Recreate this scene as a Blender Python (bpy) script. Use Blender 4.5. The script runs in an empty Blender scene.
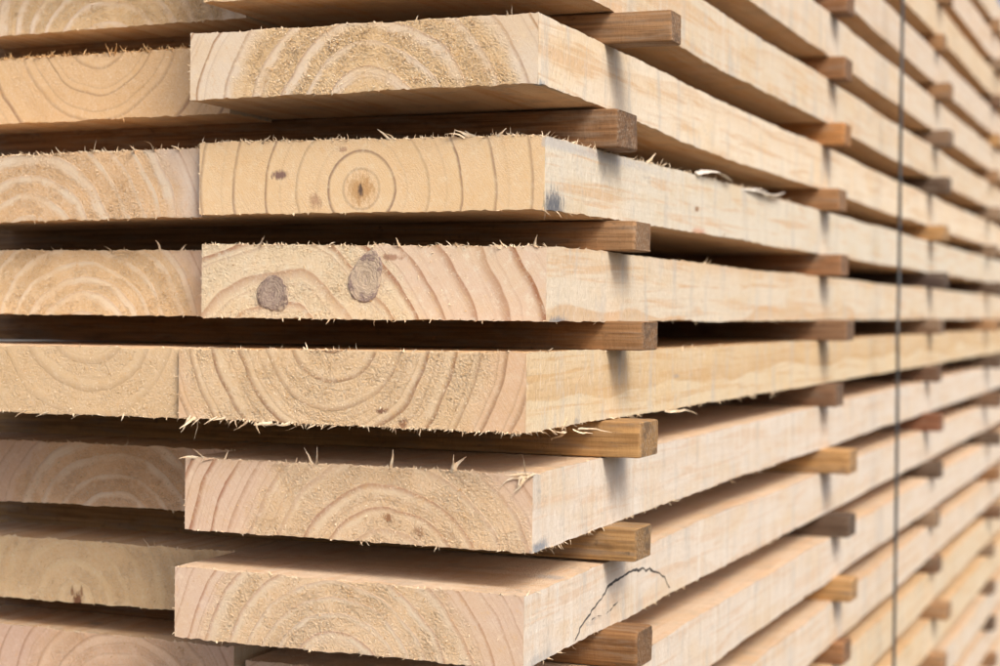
import bpy, math, random
import numpy as np
from mathutils import Matrix, Vector

scene = bpy.context.scene
col = scene.collection
MM = 0.001
ZC = 0.80                     # height of the eye above the yard
rng = np.random.default_rng(7)

# ------------------------------------------------------------------ camera
cam_d = bpy.data.cameras.new('camera')
cam = bpy.data.objects.new('camera', cam_d)
col.objects.link(cam)
right = Vector((0.93154542, 0.36348749, 0.00999875))
up = Vector((-0.01377142, 0.00778902, 0.99987483))
fwd = Vector((-0.36336411, 0.93156652, -0.01226156))
cam.matrix_world = Matrix(((right.x, up.x, -fwd.x, 0.33004641),
                           (right.y, up.y, -fwd.y, -0.90178529),
                           (right.z, up.z, -fwd.z, ZC),
                           (0, 0, 0, 1)))
cam_d.sensor_width = 36.0
cam_d.lens = 64.6
cam_d.clip_start = 0.02
cam_d.clip_end = 500.0
cam_d.dof.use_dof = True
cam_d.dof.focus_distance = 1.00
cam_d.dof.aperture_fstop = 9.0
scene.camera = cam
scene.cycles.use_denoising = True
scene.cycles.denoiser = 'OPENIMAGEDENOISE'
scene.cycles.denoising_input_passes = 'RGB_ALBEDO_NORMAL'
scene.cycles.denoising_prefilter = 'ACCURATE'

# ------------------------------------------------------------------ light
SUN_EL, SUN_AZ = math.radians(47), math.radians(127)     # azimuth clockwise from +Y
world = bpy.data.worlds.new('World')
scene.world = world
world.use_nodes = True
wnt = world.node_tree
bg = wnt.nodes['Background']
sky = wnt.nodes.new('ShaderNodeTexSky')
sky.sky_type = 'NISHITA'
sky.sun_disc = False
sky.sun_elevation = SUN_EL
sky.sun_rotation = SUN_AZ
sky.dust_density = 6.0
sky.air_density = 0.6
sky.ozone_density = 0.3
wnt.links.new(sky.outputs[0], bg.inputs[0])
bg.inputs[1].default_value = 0.11
sun_d = bpy.data.lights.new('sun', 'SUN')
sun_d.energy = 1.35
sun_d.angle = math.radians(20.0)
sun_d.color = (1.0, 0.955, 0.87)
sun = bpy.data.objects.new('sun', sun_d)
col.objects.link(sun)
sd = Vector((math.sin(SUN_AZ) * math.cos(SUN_EL), math.cos(SUN_AZ) * math.cos(SUN_EL), math.sin(SUN_EL)))
sun.rotation_euler = sd.to_track_quat('Z', 'Y').to_euler()
sun.location = (4, -1, 5)
vs = scene.view_settings
vs.view_transform = 'Standard'
vs.look = 'None'
vs.gamma = 1.0
vs.use_curve_mapping = False
vs.exposure = 0.74

# ------------------------------------------------------------------ node helper
class NT:
    def __init__(self, mat):
        mat.use_nodes = True
        self.t = mat.node_tree
        for n in list(self.t.nodes):
            self.t.nodes.remove(n)
    def n(self, kind):
        return self.t.nodes.new(kind)
    def put(self, sock, v):
        if hasattr(v, 'is_output'):
            self.t.links.new(v, sock)
        elif isinstance(v, (tuple, list)):
            sock.default_value = tuple(v) + ((1.0,) if len(v) == 3 and len(sock.default_value) == 4 else ())
        else:
            sock.default_value = v
    def m(self, op, a, b=None, c=None):
        q = self.n('ShaderNodeMath'); q.operation = op
        self.put(q.inputs[0], a)
        if b is not None: self.put(q.inputs[1], b)
        if c is not None: self.put(q.inputs[2], c)
        return q.outputs[0]
    def add(self, a, b): return self.m('ADD', a, b)
    def sub(self, a, b): return self.m('SUBTRACT', a, b)
    def mul(self, a, b): return self.m('MULTIPLY', a, b)
    def vec(self, x, y, z):
        q = self.n('ShaderNodeCombineXYZ')
        for i, v in enumerate((x, y, z)): self.put(q.inputs[i], v)
        return q.outputs[0]
    def noise(self, v, scale=1.0, detail=2.0, rough=0.5, dist=0.0):
        q = self.n('ShaderNodeTexNoise'); q.noise_dimensions = '3D'
        self.put(q.inputs['Vector'], v); self.put(q.inputs['Scale'], scale)
        self.put(q.inputs['Detail'], detail); self.put(q.inputs['Roughness'], rough)
        self.put(q.inputs['Distortion'], dist)
        return q.outputs[0]
    def white(self, v):
        q = self.n('ShaderNodeTexWhiteNoise'); q.noise_dimensions = '1D'
        self.put(q.inputs['W'], v)
        return q.outputs['Value']
    def ss(self, v, lo, hi, a=0.0, b=1.0):
        q = self.n('ShaderNodeMapRange'); q.interpolation_type = 'SMOOTHSTEP'
        self.put(q.inputs[0], v); self.put(q.inputs[1], lo); self.put(q.inputs[2], hi)
        self.put(q.inputs[3], a); self.put(q.inputs[4], b)
        return q.outputs[0]
    def mix(self, f, a, b, blend='MIX'):
        q = self.n('ShaderNodeMix'); q.data_type = 'RGBA'; q.blend_type = blend
        q.clamp_factor = True
        self.put(q.inputs[0], f); self.put(q.inputs[6], a); self.put(q.inputs[7], b)
        return q.outputs[2]
    def attr(self, name):
        q = self.n('ShaderNodeAttribute'); q.attribute_name = name
        return q.outputs['Fac']
    def xyz(self):
        q = self.n('ShaderNodeTexCoord'); s = self.n('ShaderNodeSeparateXYZ')
        sc = self.n('ShaderNodeVectorMath'); sc.operation = 'SCALE'
        self.t.links.new(q.outputs['Object'], sc.inputs[0]); sc.inputs['Scale'].default_value = 1000.0
        self.t.links.new(sc.outputs[0], s.inputs[0])
        return s.outputs[0], s.outputs[1], s.outputs[2]
    def done(self, colr, rough, disp=None, dmode='BOTH', mat=None, spec=0.3, metallic=0.0):
        b = self.n('ShaderNodeBsdfPrincipled'); o = self.n('ShaderNodeOutputMaterial')
        self.put(b.inputs['Base Color'], colr); self.put(b.inputs['Roughness'], rough)
        b.inputs['Specular IOR Level'].default_value = spec
        b.inputs['Metallic'].default_value = metallic
        self.t.links.new(b.outputs[0], o.inputs['Surface'])
        if disp is not None:
            d = self.n('ShaderNodeDisplacement'); d.inputs['Midlevel'].default_value = 0.0
            d.inputs['Scale'].default_value = 0.001
            self.put(d.inputs['Height'], disp)
            self.t.links.new(d.outputs[0], o.inputs['Displacement'])
            mat.displacement_method = dmode


# ------------------------------------------------------------------ wood of the boards
def make_wood(name, pith=(-100, -60), sp=18, lk=0.7, lw=0.80, pk=0.6, fz=1.0, rs=400, early=(.60, .40, .21),
              pale=(.64, .53, .44), line=(.36, .19, .11), outer=(.60, .46, .37), side=(.77, .67, .52),
              side_line=(.62, .40, .20), wob=5.0, stains=(), seed=0.0, sidek=0.6, tint_random=False, irrk=1.6, ph0=0.0, bandk=1.0, subk=1.0):
    """Sawn softwood: growth rings round a pith that runs along the board (object millimetres)."""
    mat = bpy.data.materials.new(name)
    g = NT(mat)
    x, y, z = g.xyz()
    endg, edge = g.attr('endg'), g.attr('edge')
    if tint_random:
        oi = g.n('ShaderNodeObjectInfo'); rnd = oi.outputs['Random']
        sd_ = g.mul(rnd, 900.0)
    else:
        sd_ = seed * 37.0
    # ring field
    lowv = g.vec(g.add(g.mul(x, .016), sd_), g.mul(y, .0040), g.mul(z, .016))
    n1 = g.noise(lowv, 1.0, 2.0, .5)
    hiv = g.vec(g.add(g.mul(x, .09), sd_), g.mul(y, .012), g.mul(z, .09))
    n2 = g.noise(hiv, 1.0, 2.0, .55)
    dx, dz = g.sub(x, pith[0]), g.sub(z, pith[1])
    r0 = g.m('SQRT', g.add(g.mul(dx, dx), g.mul(dz, dz)))
    r = g.add(r0, g.add(g.mul(g.sub(n1, .5), wob * 3.2), g.mul(g.sub(n2, .5), 1.5)))
    irr = g.noise(g.vec(g.mul(r, .022), sd_, seed + 3.3), 1.0, 1.0, .5)
    ph = g.add(g.add(g.m('DIVIDE', r, sp), ph0), g.mul(g.sub(irr, .5), irrk))
    fr = g.m('FRACT', ph)
    rid = g.white(g.add(g.m('FLOOR', ph), seed + 0.37))
    cut = g.ss(fr, .955, .995, 1.0, 0.0)
    patch0 = g.noise(g.vec(g.add(g.mul(x, .024), sd_), seed + 5.0, g.mul(z, .045)), 1.0, 3.0, .65)
    ln = g.mul(g.mul(g.ss(fr, lw, .95), cut), g.ss(rid, 0.0, .6, .45, 1.0))
    # second faint ring inside (false ring)
    ln = g.m('MAXIMUM', ln, g.mul(g.mul(g.ss(fr, .40, .46), g.ss(fr, .47, .53, 1.0, 0.0)), g.ss(rid, .55, .9, 0.0, .45)))
    wd = g.ss(rid, 0.0, 1.0, -.12, .16)
    pl = g.mul(g.mul(g.ss(g.add(fr, g.add(wd, g.mul(g.sub(n2, .5), .5))), .46, .80), cut), g.ss(patch0, .32, .58, .35, 1.0))
    ou = g.ss(g.add(r, g.mul(g.sub(n2, .5), 14.0)), rs - 9, rs + 9)
    # torn fibre on the end grain
    fzmask = g.mul(g.mul(g.sub(1.0, g.mul(pl, .88)), g.sub(1.0, ou)), fz)
    patch = g.noise(g.vec(g.add(g.mul(x, .035), sd_), g.mul(z, .035), seed), 1.0, 2.0, .6)
    fzmask = g.mul(fzmask, g.ss(patch, .34, .58, .30, 1.0))
    clot = g.noise(g.vec(g.add(g.mul(x, .26), sd_), seed + 1.7, g.mul(z, .30)), 1.0, 3.0, .7)
    fzmask = g.mul(fzmask, g.ss(clot, .36, .60, .55, 1.15))
    lump = g.noise(g.vec(g.add(g.add(x, g.mul(z, .5)), sd_), g.mul(y, .2), g.sub(g.mul(z, .95), g.mul(x, .2))), .78, 4.0, .75)
    lump2 = g.noise(g.vec(g.sub(x, sd_), seed, g.mul(z, 1.0)), 1.1, 4.0, .75)
    tip = g.ss(lump, .49, .64)
    pit = g.ss(lump2, .53, .66)
    # saw streaks running diagonally over the end
    sa = g.noise(g.vec(g.add(g.add(g.mul(x, .8), g.mul(z, .55)), sd_), seed, g.add(g.mul(x, -.05), g.mul(z, .05))), 1.0, 3.0, .65)
    pores = g.noise(g.vec(g.add(g.mul(x, 1.0), sd_), g.mul(y, .05), g.mul(z, 1.0)), 1.4, 3.0, .7)
    e = g.mix(g.mul(pl, pk * .85), early, pale)
    e = g.mix(g.mul(ou, .85), e, outer)
    e = g.mix(g.mul(fzmask, g.mul(tip, .80)), e, (.84, .74, .57))
    e = g.mix(g.mul(fzmask, g.mul(pit, .45)), e, (early[0] * .82, early[1] * .62, early[2] * .40))
    ln = g.mul(ln, g.sub(1.0, g.mul(g.mul(fzmask, g.ss(clot, .40, .58)), .60)))
    e = g.mix(g.mul(ln, g.add(g.mul(ou, .30 * lk), .92 * lk)), e, line)
    fleck = g.noise(g.vec(g.add(x, sd_), seed + 4.0, z), .95, 3.0, .8)
    e = g.mix(g.mul(g.ss(fleck, .60, .68), g.add(g.mul(fzmask, .55), .12)), e, (.84, .76, .62))
    e = g.mix(g.mul(g.ss(sa, .50, .75), .28), e, (.76, .68, .58))
    e = g.mix(g.mul(g.ss(pores, .56, .74), .22), e, (early[0] * .62, early[1] * .5, early[2] * .45))
    blot = g.noise(g.vec(g.add(g.mul(x, .02), sd_), g.mul(z, .03), seed + 9), 1.0, 3.0, .6)
    e = g.mix(g.ss(blot, .35, .7, 0.0, .32), e, (early[0] * .92, early[1] * .84, early[2] * .70))
    mott = g.noise(g.vec(g.add(g.mul(x, .16), sd_), seed + 7.0, g.mul(z, .16)), 1.0, 5.0, .72)
    e = g.mix(g.ss(mott, .50, .70, 0.0, .50), e, (min(.85, early[0] * 1.10), min(.82, early[1] * 1.22), min(.75, early[2] * 1.42)))
    e = g.mix(g.ss(mott, .46, .30, 0.0, .42), e, (early[0] * .94, early[1] * .80, early[2] * .58))
    grit = g.noise(g.vec(g.add(x, sd_), seed + 8.0, z), .8, 4.0, .85)
    e = g.mix(g.ss(grit, .56, .68, 0.0, .38), e, (early[0] * .70, early[1] * .53, early[2] * .38))
    e = g.mix(g.ss(grit, .44, .33, 0.0, .35), e, (.86, .78, .64))
    sub = g.m('FRACT', g.mul(ph, 3.0))
    srd = g.white(g.add(g.m('FLOOR', g.mul(ph, 3.0)), seed + .71))
    e = g.mix(g.mul(g.mul(g.ss(sub, .62, .95), g.ss(sub, .96, 1.0, 1.0, 0.0)), g.ss(srd, .2, 1.0, 0.0, .30 * lk * subk)), e, line)
    # long faces
    grain = g.noise(g.vec(g.add(g.mul(x, .35), sd_), g.mul(y, .012), g.mul(z, .35)), 1.0, 4.0, .6)
    bands = g.noise(g.vec(sd_, g.mul(y, .085), g.add(g.mul(z, .010), g.mul(x, .010))), 1.0, 4.0, .68)
    fine = g.noise(g.vec(g.add(g.mul(x, .22), sd_), g.mul(y, .75), g.mul(z, .22)), 1.0, 3.0, .7)
    blots = g.noise(g.vec(g.add(g.mul(x, .02), sd_), g.mul(y, .010), g.mul(z, .035)), 1.0, 3.0, .6)
    s = g.mix(g.mul(g.ss(fr, .35, .93, 0.0, 1.0), g.mul(cut, sidek * .75)), side, side_line)
    s = g.mix(g.mul(ln, sidek * .45), s, (side_line[0] * .8, side_line[1] * .68, side_line[2] * .55))
    s = g.mix(g.ss(grain, .46, .75, 0.0, .16), s, (side_line[0], side_line[1] * 1.02, side_line[2] * 1.1))
    s = g.mix(g.ss(blots, .45, .70, 0.0, .60), s, (side[0] * .96, side[1] * .84, side[2] * .66))
    strk = g.noise(g.vec(g.add(g.mul(x, .10), sd_), g.mul(y, .007), g.mul(z, .15)), 1.0, 4.0, .6, .6)
    s = g.mix(g.ss(strk, .50, .64, 0.0, .60), s, (side_line[0], side_line[1] * .98, side_line[2]))
    bsel = g.ss(g.noise(g.vec(sd_, g.mul(y, .009), seed + 2.0), 1.0, 2.0, .5), .40, .62, .25, 1.0)
    s = g.mix(g.mul(bsel, g.ss(bands, .47, .64, 0.0, .50 * bandk)), s, (.74, .68, .59))
    s = g.mix(g.mul(bsel, g.ss(bands, .48, .32, 0.0, .40 * bandk)), s, (side[0] * .86, side[1] * .74, side[2] * .60))
    mould = g.noise(g.vec(g.add(g.mul(x, .05), sd_), g.mul(y, .045), g.mul(z, .012)), 1.0, 5.0, .7)
    s = g.mix(g.ss(mould, .50, .68, 0.0, .62), s, (.50, .47, .42))
    hair = g.noise(g.vec(g.add(g.mul(x, .6), sd_), g.mul(y, .42), g.mul(z, .10)), 1.0, 4.0, .75)
    s = g.mix(g.ss(hair, .55, .72, 0.0, .40), s, (side[0] * .74, side[1] * .66, side[2] * .56))
    s = g.mix(g.ss(hair, .46, .30, 0.0, .35), s, (.84, .79, .70))
    s = g.mix(g.ss(fine, .50, .72, 0.0, .30), s, (side[0] * .66, side[1] * .56, side[2] * .46))
    spk = g.noise(g.vec(g.add(g.mul(x, .06), sd_), g.mul(y, .022), g.mul(z, .06)), 1.0, 5.0, .75)
    s = g.mix(g.ss(spk, .62, .74, 0.0, .55), s, (.36, .34, .32))
    if tint_random:
        rr = g.white(g.mul(rnd, 57.3))
        s = g.mix(g.ss(rr, .35, .95, 0.0, .75), s, g.mix(1.0, s, (1.0, .94, .90), 'MULTIPLY'))
        r2 = g.white(g.mul(rnd, 91.7))
        s = g.mix(g.ss(r2, .45, .9, 0.0, .8), s, g.mix(1.0, s, (.98, .92, .76), 'MULTIPLY'))
        s = g.mix(g.ss(r2, .30, .0, 0.0, .6), s, g.mix(1.0, s, (.86, .87, .88), 'MULTIPLY'))
        e = g.mix(g.ss(rr, .35, .95, 0.0, .75), e, g.mix(1.0, e, (1.0, .88, .84), 'MULTIPLY'))
    # broad faces: fresher than the bleached edges, plus warm bounced light put into colour
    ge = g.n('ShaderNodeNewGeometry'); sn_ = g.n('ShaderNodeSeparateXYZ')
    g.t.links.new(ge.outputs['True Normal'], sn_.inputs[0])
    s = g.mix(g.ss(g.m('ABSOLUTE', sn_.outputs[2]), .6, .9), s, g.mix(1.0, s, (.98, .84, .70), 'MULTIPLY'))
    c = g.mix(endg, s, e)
    # stains with a place of their own: (x, y, z, rx, ry, rz, colour, strength)
    for i, (sx, sy, sz, rx, ry, rz, sc_, st) in enumerate(stains):
        ax = g.m('DIVIDE', g.sub(x, sx), rx); ay = g.m('DIVIDE', g.sub(y, sy), ry); az = g.m('DIVIDE', g.sub(z, sz), rz)
        d = g.m('SQRT', g.add(g.add(g.mul(ax, ax), g.mul(ay, ay)), g.mul(az, az)))
        sn = g.noise(g.vec(g.mul(x, .30), g.mul(y, .55), g.mul(z, .10)), 1.0, 3.0, .7)
        sn2 = g.noise(g.vec(g.mul(x, .9), g.mul(y, .9), g.mul(z, .4)), 1.0, 2.0, .7)
        d = g.add(d, g.add(g.mul(g.sub(sn, .5), 1.9), g.mul(g.sub(sn2, .5), .9)))
        c = g.mix(g.mul(g.ss(d, 1.05, .35), st), c, sc_)
    dsp_e = g.add(g.mul(fzmask, g.add(g.mul(g.ss(lump, .38, .72), .95), g.mul(g.sub(lump2, .5), -.8))),
                  g.add(g.mul(g.sub(sa, .5), .12), g.add(g.mul(g.sub(pores, .5), .14), g.mul(ln, -.01))))
    dsp_e = g.mul(dsp_e, edge)
    dsp_s = g.add(g.add(g.mul(g.sub(fine, .5), .75), g.mul(g.sub(hair, .5), 1.1)), g.add(g.mul(g.sub(bands, .5), .55), g.mul(g.sub(grain, .5), .25)))
    dsp = g.add(g.mul(endg, dsp_e), g.mul(g.sub(1.0, endg), dsp_s))
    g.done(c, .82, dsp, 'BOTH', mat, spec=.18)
    return mat


def fibre_mat(name, c0, c1):
    mat = bpy.data.materials.new(name)
    g = NT(mat)
    x, y, z = g.xyz()
    n = g.noise(g.vec(x, y, z), .35, 2.0, .6)
    g.done(g.mix(g.ss(n, .35, .65), c0, c1), .8, spec=.15)
    return mat


FIB = fibre_mat('torn fibre', (.80, .68, .50), (.70, .52, .33))
FIB_GOLD = fibre_mat('golden torn fibre', (.66, .44, .22), (.52, .30, .13))
FIB_GREY = fibre_mat('weathered torn fibre', (.74, .70, .62), (.60, .54, .46))


# ------------------------------------------------------------------ mesh helpers
def new_mesh(name, v, f, mat, attrs=None, smooth=True):
    me = bpy.data.meshes.new(name)
    me.from_pydata([tuple(map(float, p)) for p in v], [], f)
    if smooth:
        me.polygons.foreach_set('use_smooth', [True] * len(me.polygons))
    for k, a in (attrs or {}).items():
        at = me.attributes.new(k, 'FLOAT', 'POINT')
        at.data.foreach_set('value', np.asarray(a, dtype=np.float32))
    if mat is not None:
        me.materials.append(mat)
    me.update()
    return me


def link(name, me, parent=None, loc=None):
    o = bpy.data.objects.new(name, me)
    col.objects.link(o)
    if parent is not None:
        o.parent = parent
    if loc is not None:
        o.location = loc
    return o


def tag(o, label=None, cat=None, group=None, kind=None):
    if label: o['label'] = label
    if cat: o['category'] = cat
    if group: o['group'] = group
    if kind: o['kind'] = kind
    return o


def sstep(t):
    t = np.clip(t, 0, 1)
    return t * t * (3 - 2 * t)


def wobble(t, seed, scale, amp):
    """smooth value noise on a line"""
    r = np.random.default_rng(seed)
    k = r.uniform(-1, 1, 4096)
    u = np.asarray(t) / scale + 700.0
    i = np.floor(u).astype(int)
    f = sstep(u - i)
    return amp * (k[i % 4096] * (1 - f) + k[(i + 1) % 4096] * f)


LEN = 3.02
def board_mesh(name, mat, W, tr, br, tl, bl, nt, nb, seed, res=None, length=LEN, rag=0.35, cup=0.0, yres=6.0):
    """Board from local x 0 (right) to -W, local y 0 (sawn end) to length; heights in mm, local.
    tr, br, tl, bl: corner heights of the end; nt, nb: level it settles to on the spacers."""
    bowa = float(np.random.default_rng(seed + 21).uniform(-1.9, 1.6))
    def surf(xs, ts, ys):
        s = -xs / W
        w = 1 - sstep(ys / 380.0)
        top = (tr + (tl - tr) * s) * w + nt * (1 - w)
        bot = (br + (bl - br) * s) * w + nb * (1 - w)
        c = cup * (1 - (2 * s - 1) ** 2)
        nearend = np.exp(-ys / 4.0)
        jag_t = wobble(xs, seed + 1, 9.0, rag) + wobble(xs, seed + 2, 2.3, rag * .8)
        jag_b = wobble(xs, seed + 3, 9.0, rag) + wobble(xs, seed + 4, 2.3, rag * .8)
        top = top + c + jag_t * nearend
        bot = bot + c + jag_b * nearend
        bow = bowa * np.sin(np.pi * np.clip(ys - 130.0, 0, None) / 660.0) ** 2 * (1 - s * .6)
        top, bot = top + bow, bot + bow
        z = bot + (top - bot) * ts
        # slightly uneven arrises along the length
        x_ = xs + wobble(ys, seed + 5, 45.0, .5) * (1 - s)
        er = np.clip(1 - s * W / 4.0, 0, 1)
        z = z + er * ((ts > .99) * (wobble(ys, seed + 6, 11.0, .35) + wobble(ys, seed + 8, 3.0, .25) + wobble(ys, seed + 16, 90.0, .7) * sstep(ys / 60))
                      + (ts < .01) * (wobble(ys, seed + 7, 11.0, .4) + wobble(ys, seed + 9, 3.0, .35) + wobble(ys, seed + 17, 90.0, .8) * sstep(ys / 60)))
        return np.stack([x_ * MM, ys * MM, z * MM], -1)
    V, F, EG, ED = [], [], [], []
    def grid(P, endg, edg, flip=False):
        a, b = P.shape[:2]
        base = sum(len(q) for q in V)
        V.append(P.reshape(-1, 3))
        EG.append(np.full(a * b, endg)); ED.append(edg.reshape(-1) if edg is not None else np.ones(a * b))
        idx = base + np.arange(a * b).reshape(a, b)
        q = np.stack([idx[:-1, :-1], idx[1:, :-1], idx[1:, 1:], idx[:-1, 1:]], -1).reshape(-1, 4)
        if flip: q = q[:, ::-1]
        F.extend(q.tolist())
    h = 40.0
    if res:
        nx, nz = int(W / res) + 1, int(h / res) + 1
        ys = [0.0, 1.5, 3.5]
        y = 6.0
        while y < length * 1000:
            ys.append(y); y += max(3.0, min(yres, 60)) if y < 700 else 40.0
        ys.append(length * 1000)
        ys = np.array(ys)
        nxt = 72
    else:
        nx, nz = 14, 5
        ys = np.concatenate([[0, 3.0], np.arange(12.0, 800, 12.0), np.arange(800.0, length * 1000, 45.0), [length * 1000]])
        nxt = 10
    xs = np.linspace(0, -W, nx); ts = np.linspace(0, 1, nz)
    X, T = np.meshgrid(xs, ts, indexing='ij')
    ex = np.minimum(-X, W + X); ez = np.minimum(T, 1 - T) * h
    grid(surf(X, T, np.zeros_like(X)), 1.0, sstep(np.minimum(ex, ez) / 1.2), flip=False)
    xt = np.linspace(0, -W, nxt)
    X, Y = np.meshgrid(xt, ys, indexing='ij')
    grid(surf(X, np.ones_like(X), Y), 0.0, None, flip=True)
    grid(surf(X, np.zeros_like(X), Y), 0.0, None, flip=False)
    ts = np.linspace(0, 1, 9 if res else 4)
    T, Y = np.meshgrid(ts, ys, indexing='ij')
    grid(surf(np.zeros_like(T), T, Y), 0.0, None, flip=True)
    grid(surf(np.full_like(T, -W), T, Y), 0.0, None, flip=False)
    X, T = np.meshgrid(np.linspace(0, -W, 4), np.linspace(0, 1, 3), indexing='ij')
    grid(surf(X, T, np.full_like(X, length * 1000)), 1.0, np.zeros_like(X), flip=True)
    me = new_mesh(name, np.concatenate(V), F, mat, {'endg': np.concatenate(EG), 'edge': np.concatenate(ED)})
    return me, surf


KINK = np.random.default_rng(77)
def blade(V, F, base, d, L, w, curl, side, segs=3, flat=.45):
    """One tapering curved fibre (triangular section); all in mm."""
    base, d, side = np.array(base, float), np.array(d, float), np.array(side, float)
    d /= np.linalg.norm(d)
    side = side - d * side.dot(d)
    side /= max(1e-6, np.linalg.norm(side))
    nrm = np.cross(d, side)
    p = base.copy()
    ring0 = None
    for i in range(segs + 1):
        t = i / segs
        ww = w * (1 - t ** 2) * .5 if i < segs else w * .10
        ww *= 1.0 if i else 1.1
        r0 = len(V)
        V.extend([p + side * ww, p - side * ww, p + nrm * ww * 2 * flat])
        if ring0 is not None:
            for a in range(3):
                b = (a + 1) % 3
                F.append((ring0 + a, ring0 + b, r0 + b, r0 + a))
        ring0 = r0
        d = d + nrm * curl / segs + KINK.normal(0, .16, 3)
        d /= np.linalg.norm(d)
        p = p + d * L / segs
    F.append((ring0, ring0 + 1, ring0 + 2))


def part_from(V, F, name, mat, parent, kind=None):
    me = new_mesh(name, np.array(V) * MM, F, mat, smooth=False)
    o = link(name, me, parent)
    if kind: o['kind'] = kind
    return o


def fringe(parent, surf, W, seed, top=80, bot=60, side_top=0, side_bot=0, mat=None, big=1.0, left=20):
    """whiskers of torn fibre along the edges of the sawn end"""
    r = np.random.default_rng(seed)
    V, F = [], []
    def clump(n):
        c = r.uniform(0, 1, max(2, n // 9))
        return np.clip(c[r.integers(0, len(c), n)] + r.normal(0, .022, n), 0.002, .998)
    for n, t, sg in ((top, 1.0, 1), (bot, 0.0, -1)):
        if n <= 0: continue
        cl, un = clump(n), r.uniform(0.002, .998, n)
        us = np.where(r.uniform(0, 1, n) < .6, cl, un)
        for u in us:
            p = surf(np.array(-u * W), np.array(t), np.array(0.0)) * 1000
            L = r.gamma(1.3, .52) * big + .25
            d = (r.normal(-.25, .75), -abs(r.normal(.35, .45)), sg * abs(r.normal(.75, .4)))
            blade(V, F, p + np.array([0, .5, -sg * .35]), d, min(L, 5.0), r.uniform(.45, .95) + .95 * r.uniform() * (L < 2.2), r.normal(0, 1.3), (r.normal(), r.normal(), r.normal()), segs=2)
    for n, t, sg in ((side_top, 1.0, 1), (side_bot, 0.0, -1)):
        for u in r.uniform(0, 1, n) ** 1.4 * 620:
            p = surf(np.array(0.0), np.array(t), np.array(u)) * 1000
            d = (abs(r.normal(.5, .5)), r.normal(0.2, .9), sg * abs(r.normal(.5, .45)))
            blade(V, F, p + np.array([-.5, 0, -sg * .3]), d, min(r.gamma(1.7, .8) * big + .4, 6), r.uniform(.3, .9), r.normal(0, .8), (r.normal(), r.normal(), r.normal()), segs=2)
    for u in r.uniform(0, 1, left):
        p = surf(np.array(-W * 1.0), np.array(u), np.array(0.0)) * 1000
        blade(V, F, p + np.array([.3, .3, 0]), (-abs(r.normal(.6, .4)), -abs(r.normal(.4, .4)), r.normal(0, .6)), r.gamma(1.4, .6) + .3, r.uniform(.2, .6), r.normal(0, .7), (0, 0, 1), segs=2)
    if V:
        part_from(V, F, 'torn_fibres', mat or FIB, parent, 'stuff')


def splinters(parent, items, mat=None, seed=1):
    """items: (x0,y0,z0, x1,y1,z1, width, curl) in local mm"""
    r = np.random.default_rng(seed)
    for (x0, y0, z0, x1, y1, z1, w, curl) in items:
        V, F = [], []
        a, b = np.array([x0, y0, z0]), np.array([x1, y1, z1])
        d = b - a
        L = np.linalg.norm(d)
        blade(V, F, a - d / L * 1.0, d + np.array([r.normal(0, .12), 0, r.normal(0, .12)]) * L, L * r.uniform(.75, 1.0) + 1, w * r.uniform(.8, 1.2), curl * 1.5 + r.normal(0, .18), (r.normal(), .3, r.normal()), segs=7, flat=.16)
        part_from(V, F, 'splinter', mat or FIB, parent)


# ------------------------------------------------------------------ ground
gm = bpy.data.materials.new('yard gravel')
g = NT(gm)
x, y, z = g.xyz()
n = g.noise(g.vec(x, y, z), .02, 5.0, .7)
g.done(g.mix(g.ss(n, .35, .65), (.075, .068, .06), (.14, .13, .115)), .95, g.mul(n, 4.0), 'BUMP', gm)
gv = [(-60, -60, 0), (60, -60, 0), (60, 60, 0), (-60, 60, 0)]
tag(link('ground', new_mesh('ground', gv, [(0, 1, 2, 3)], gm)), kind='structure')

# ------------------------------------------------------------------ levels of the stack
# top of each row, in mm relative to the eye (row 0 is the board under the uppermost whole end)
TOP = {0: 157.0, 1: 96.2, 2: 35.6, 3: -24.6, 4: -86.3, 5: -149.4, 6: -210.5}
for k in range(7, 14): TOP[k] = TOP[k - 1] - 61.6
for k in range(-1, -7, -1): TOP[k] = TOP[k + 1] + 61.2
TH = 40.4
XJ = {-6: 9, -5: 8, -4: 9, -3: 7, -2: 6, -1: 5, 0: 2, 1: 0, 2: 0, 3: 0, 4: 2, 5: 5, 6: 8, 7: 9, 8: 8, 9: 10, 10: 11, 11: 8, 12: 9, 13: 10}
COLW = 214.0

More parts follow.
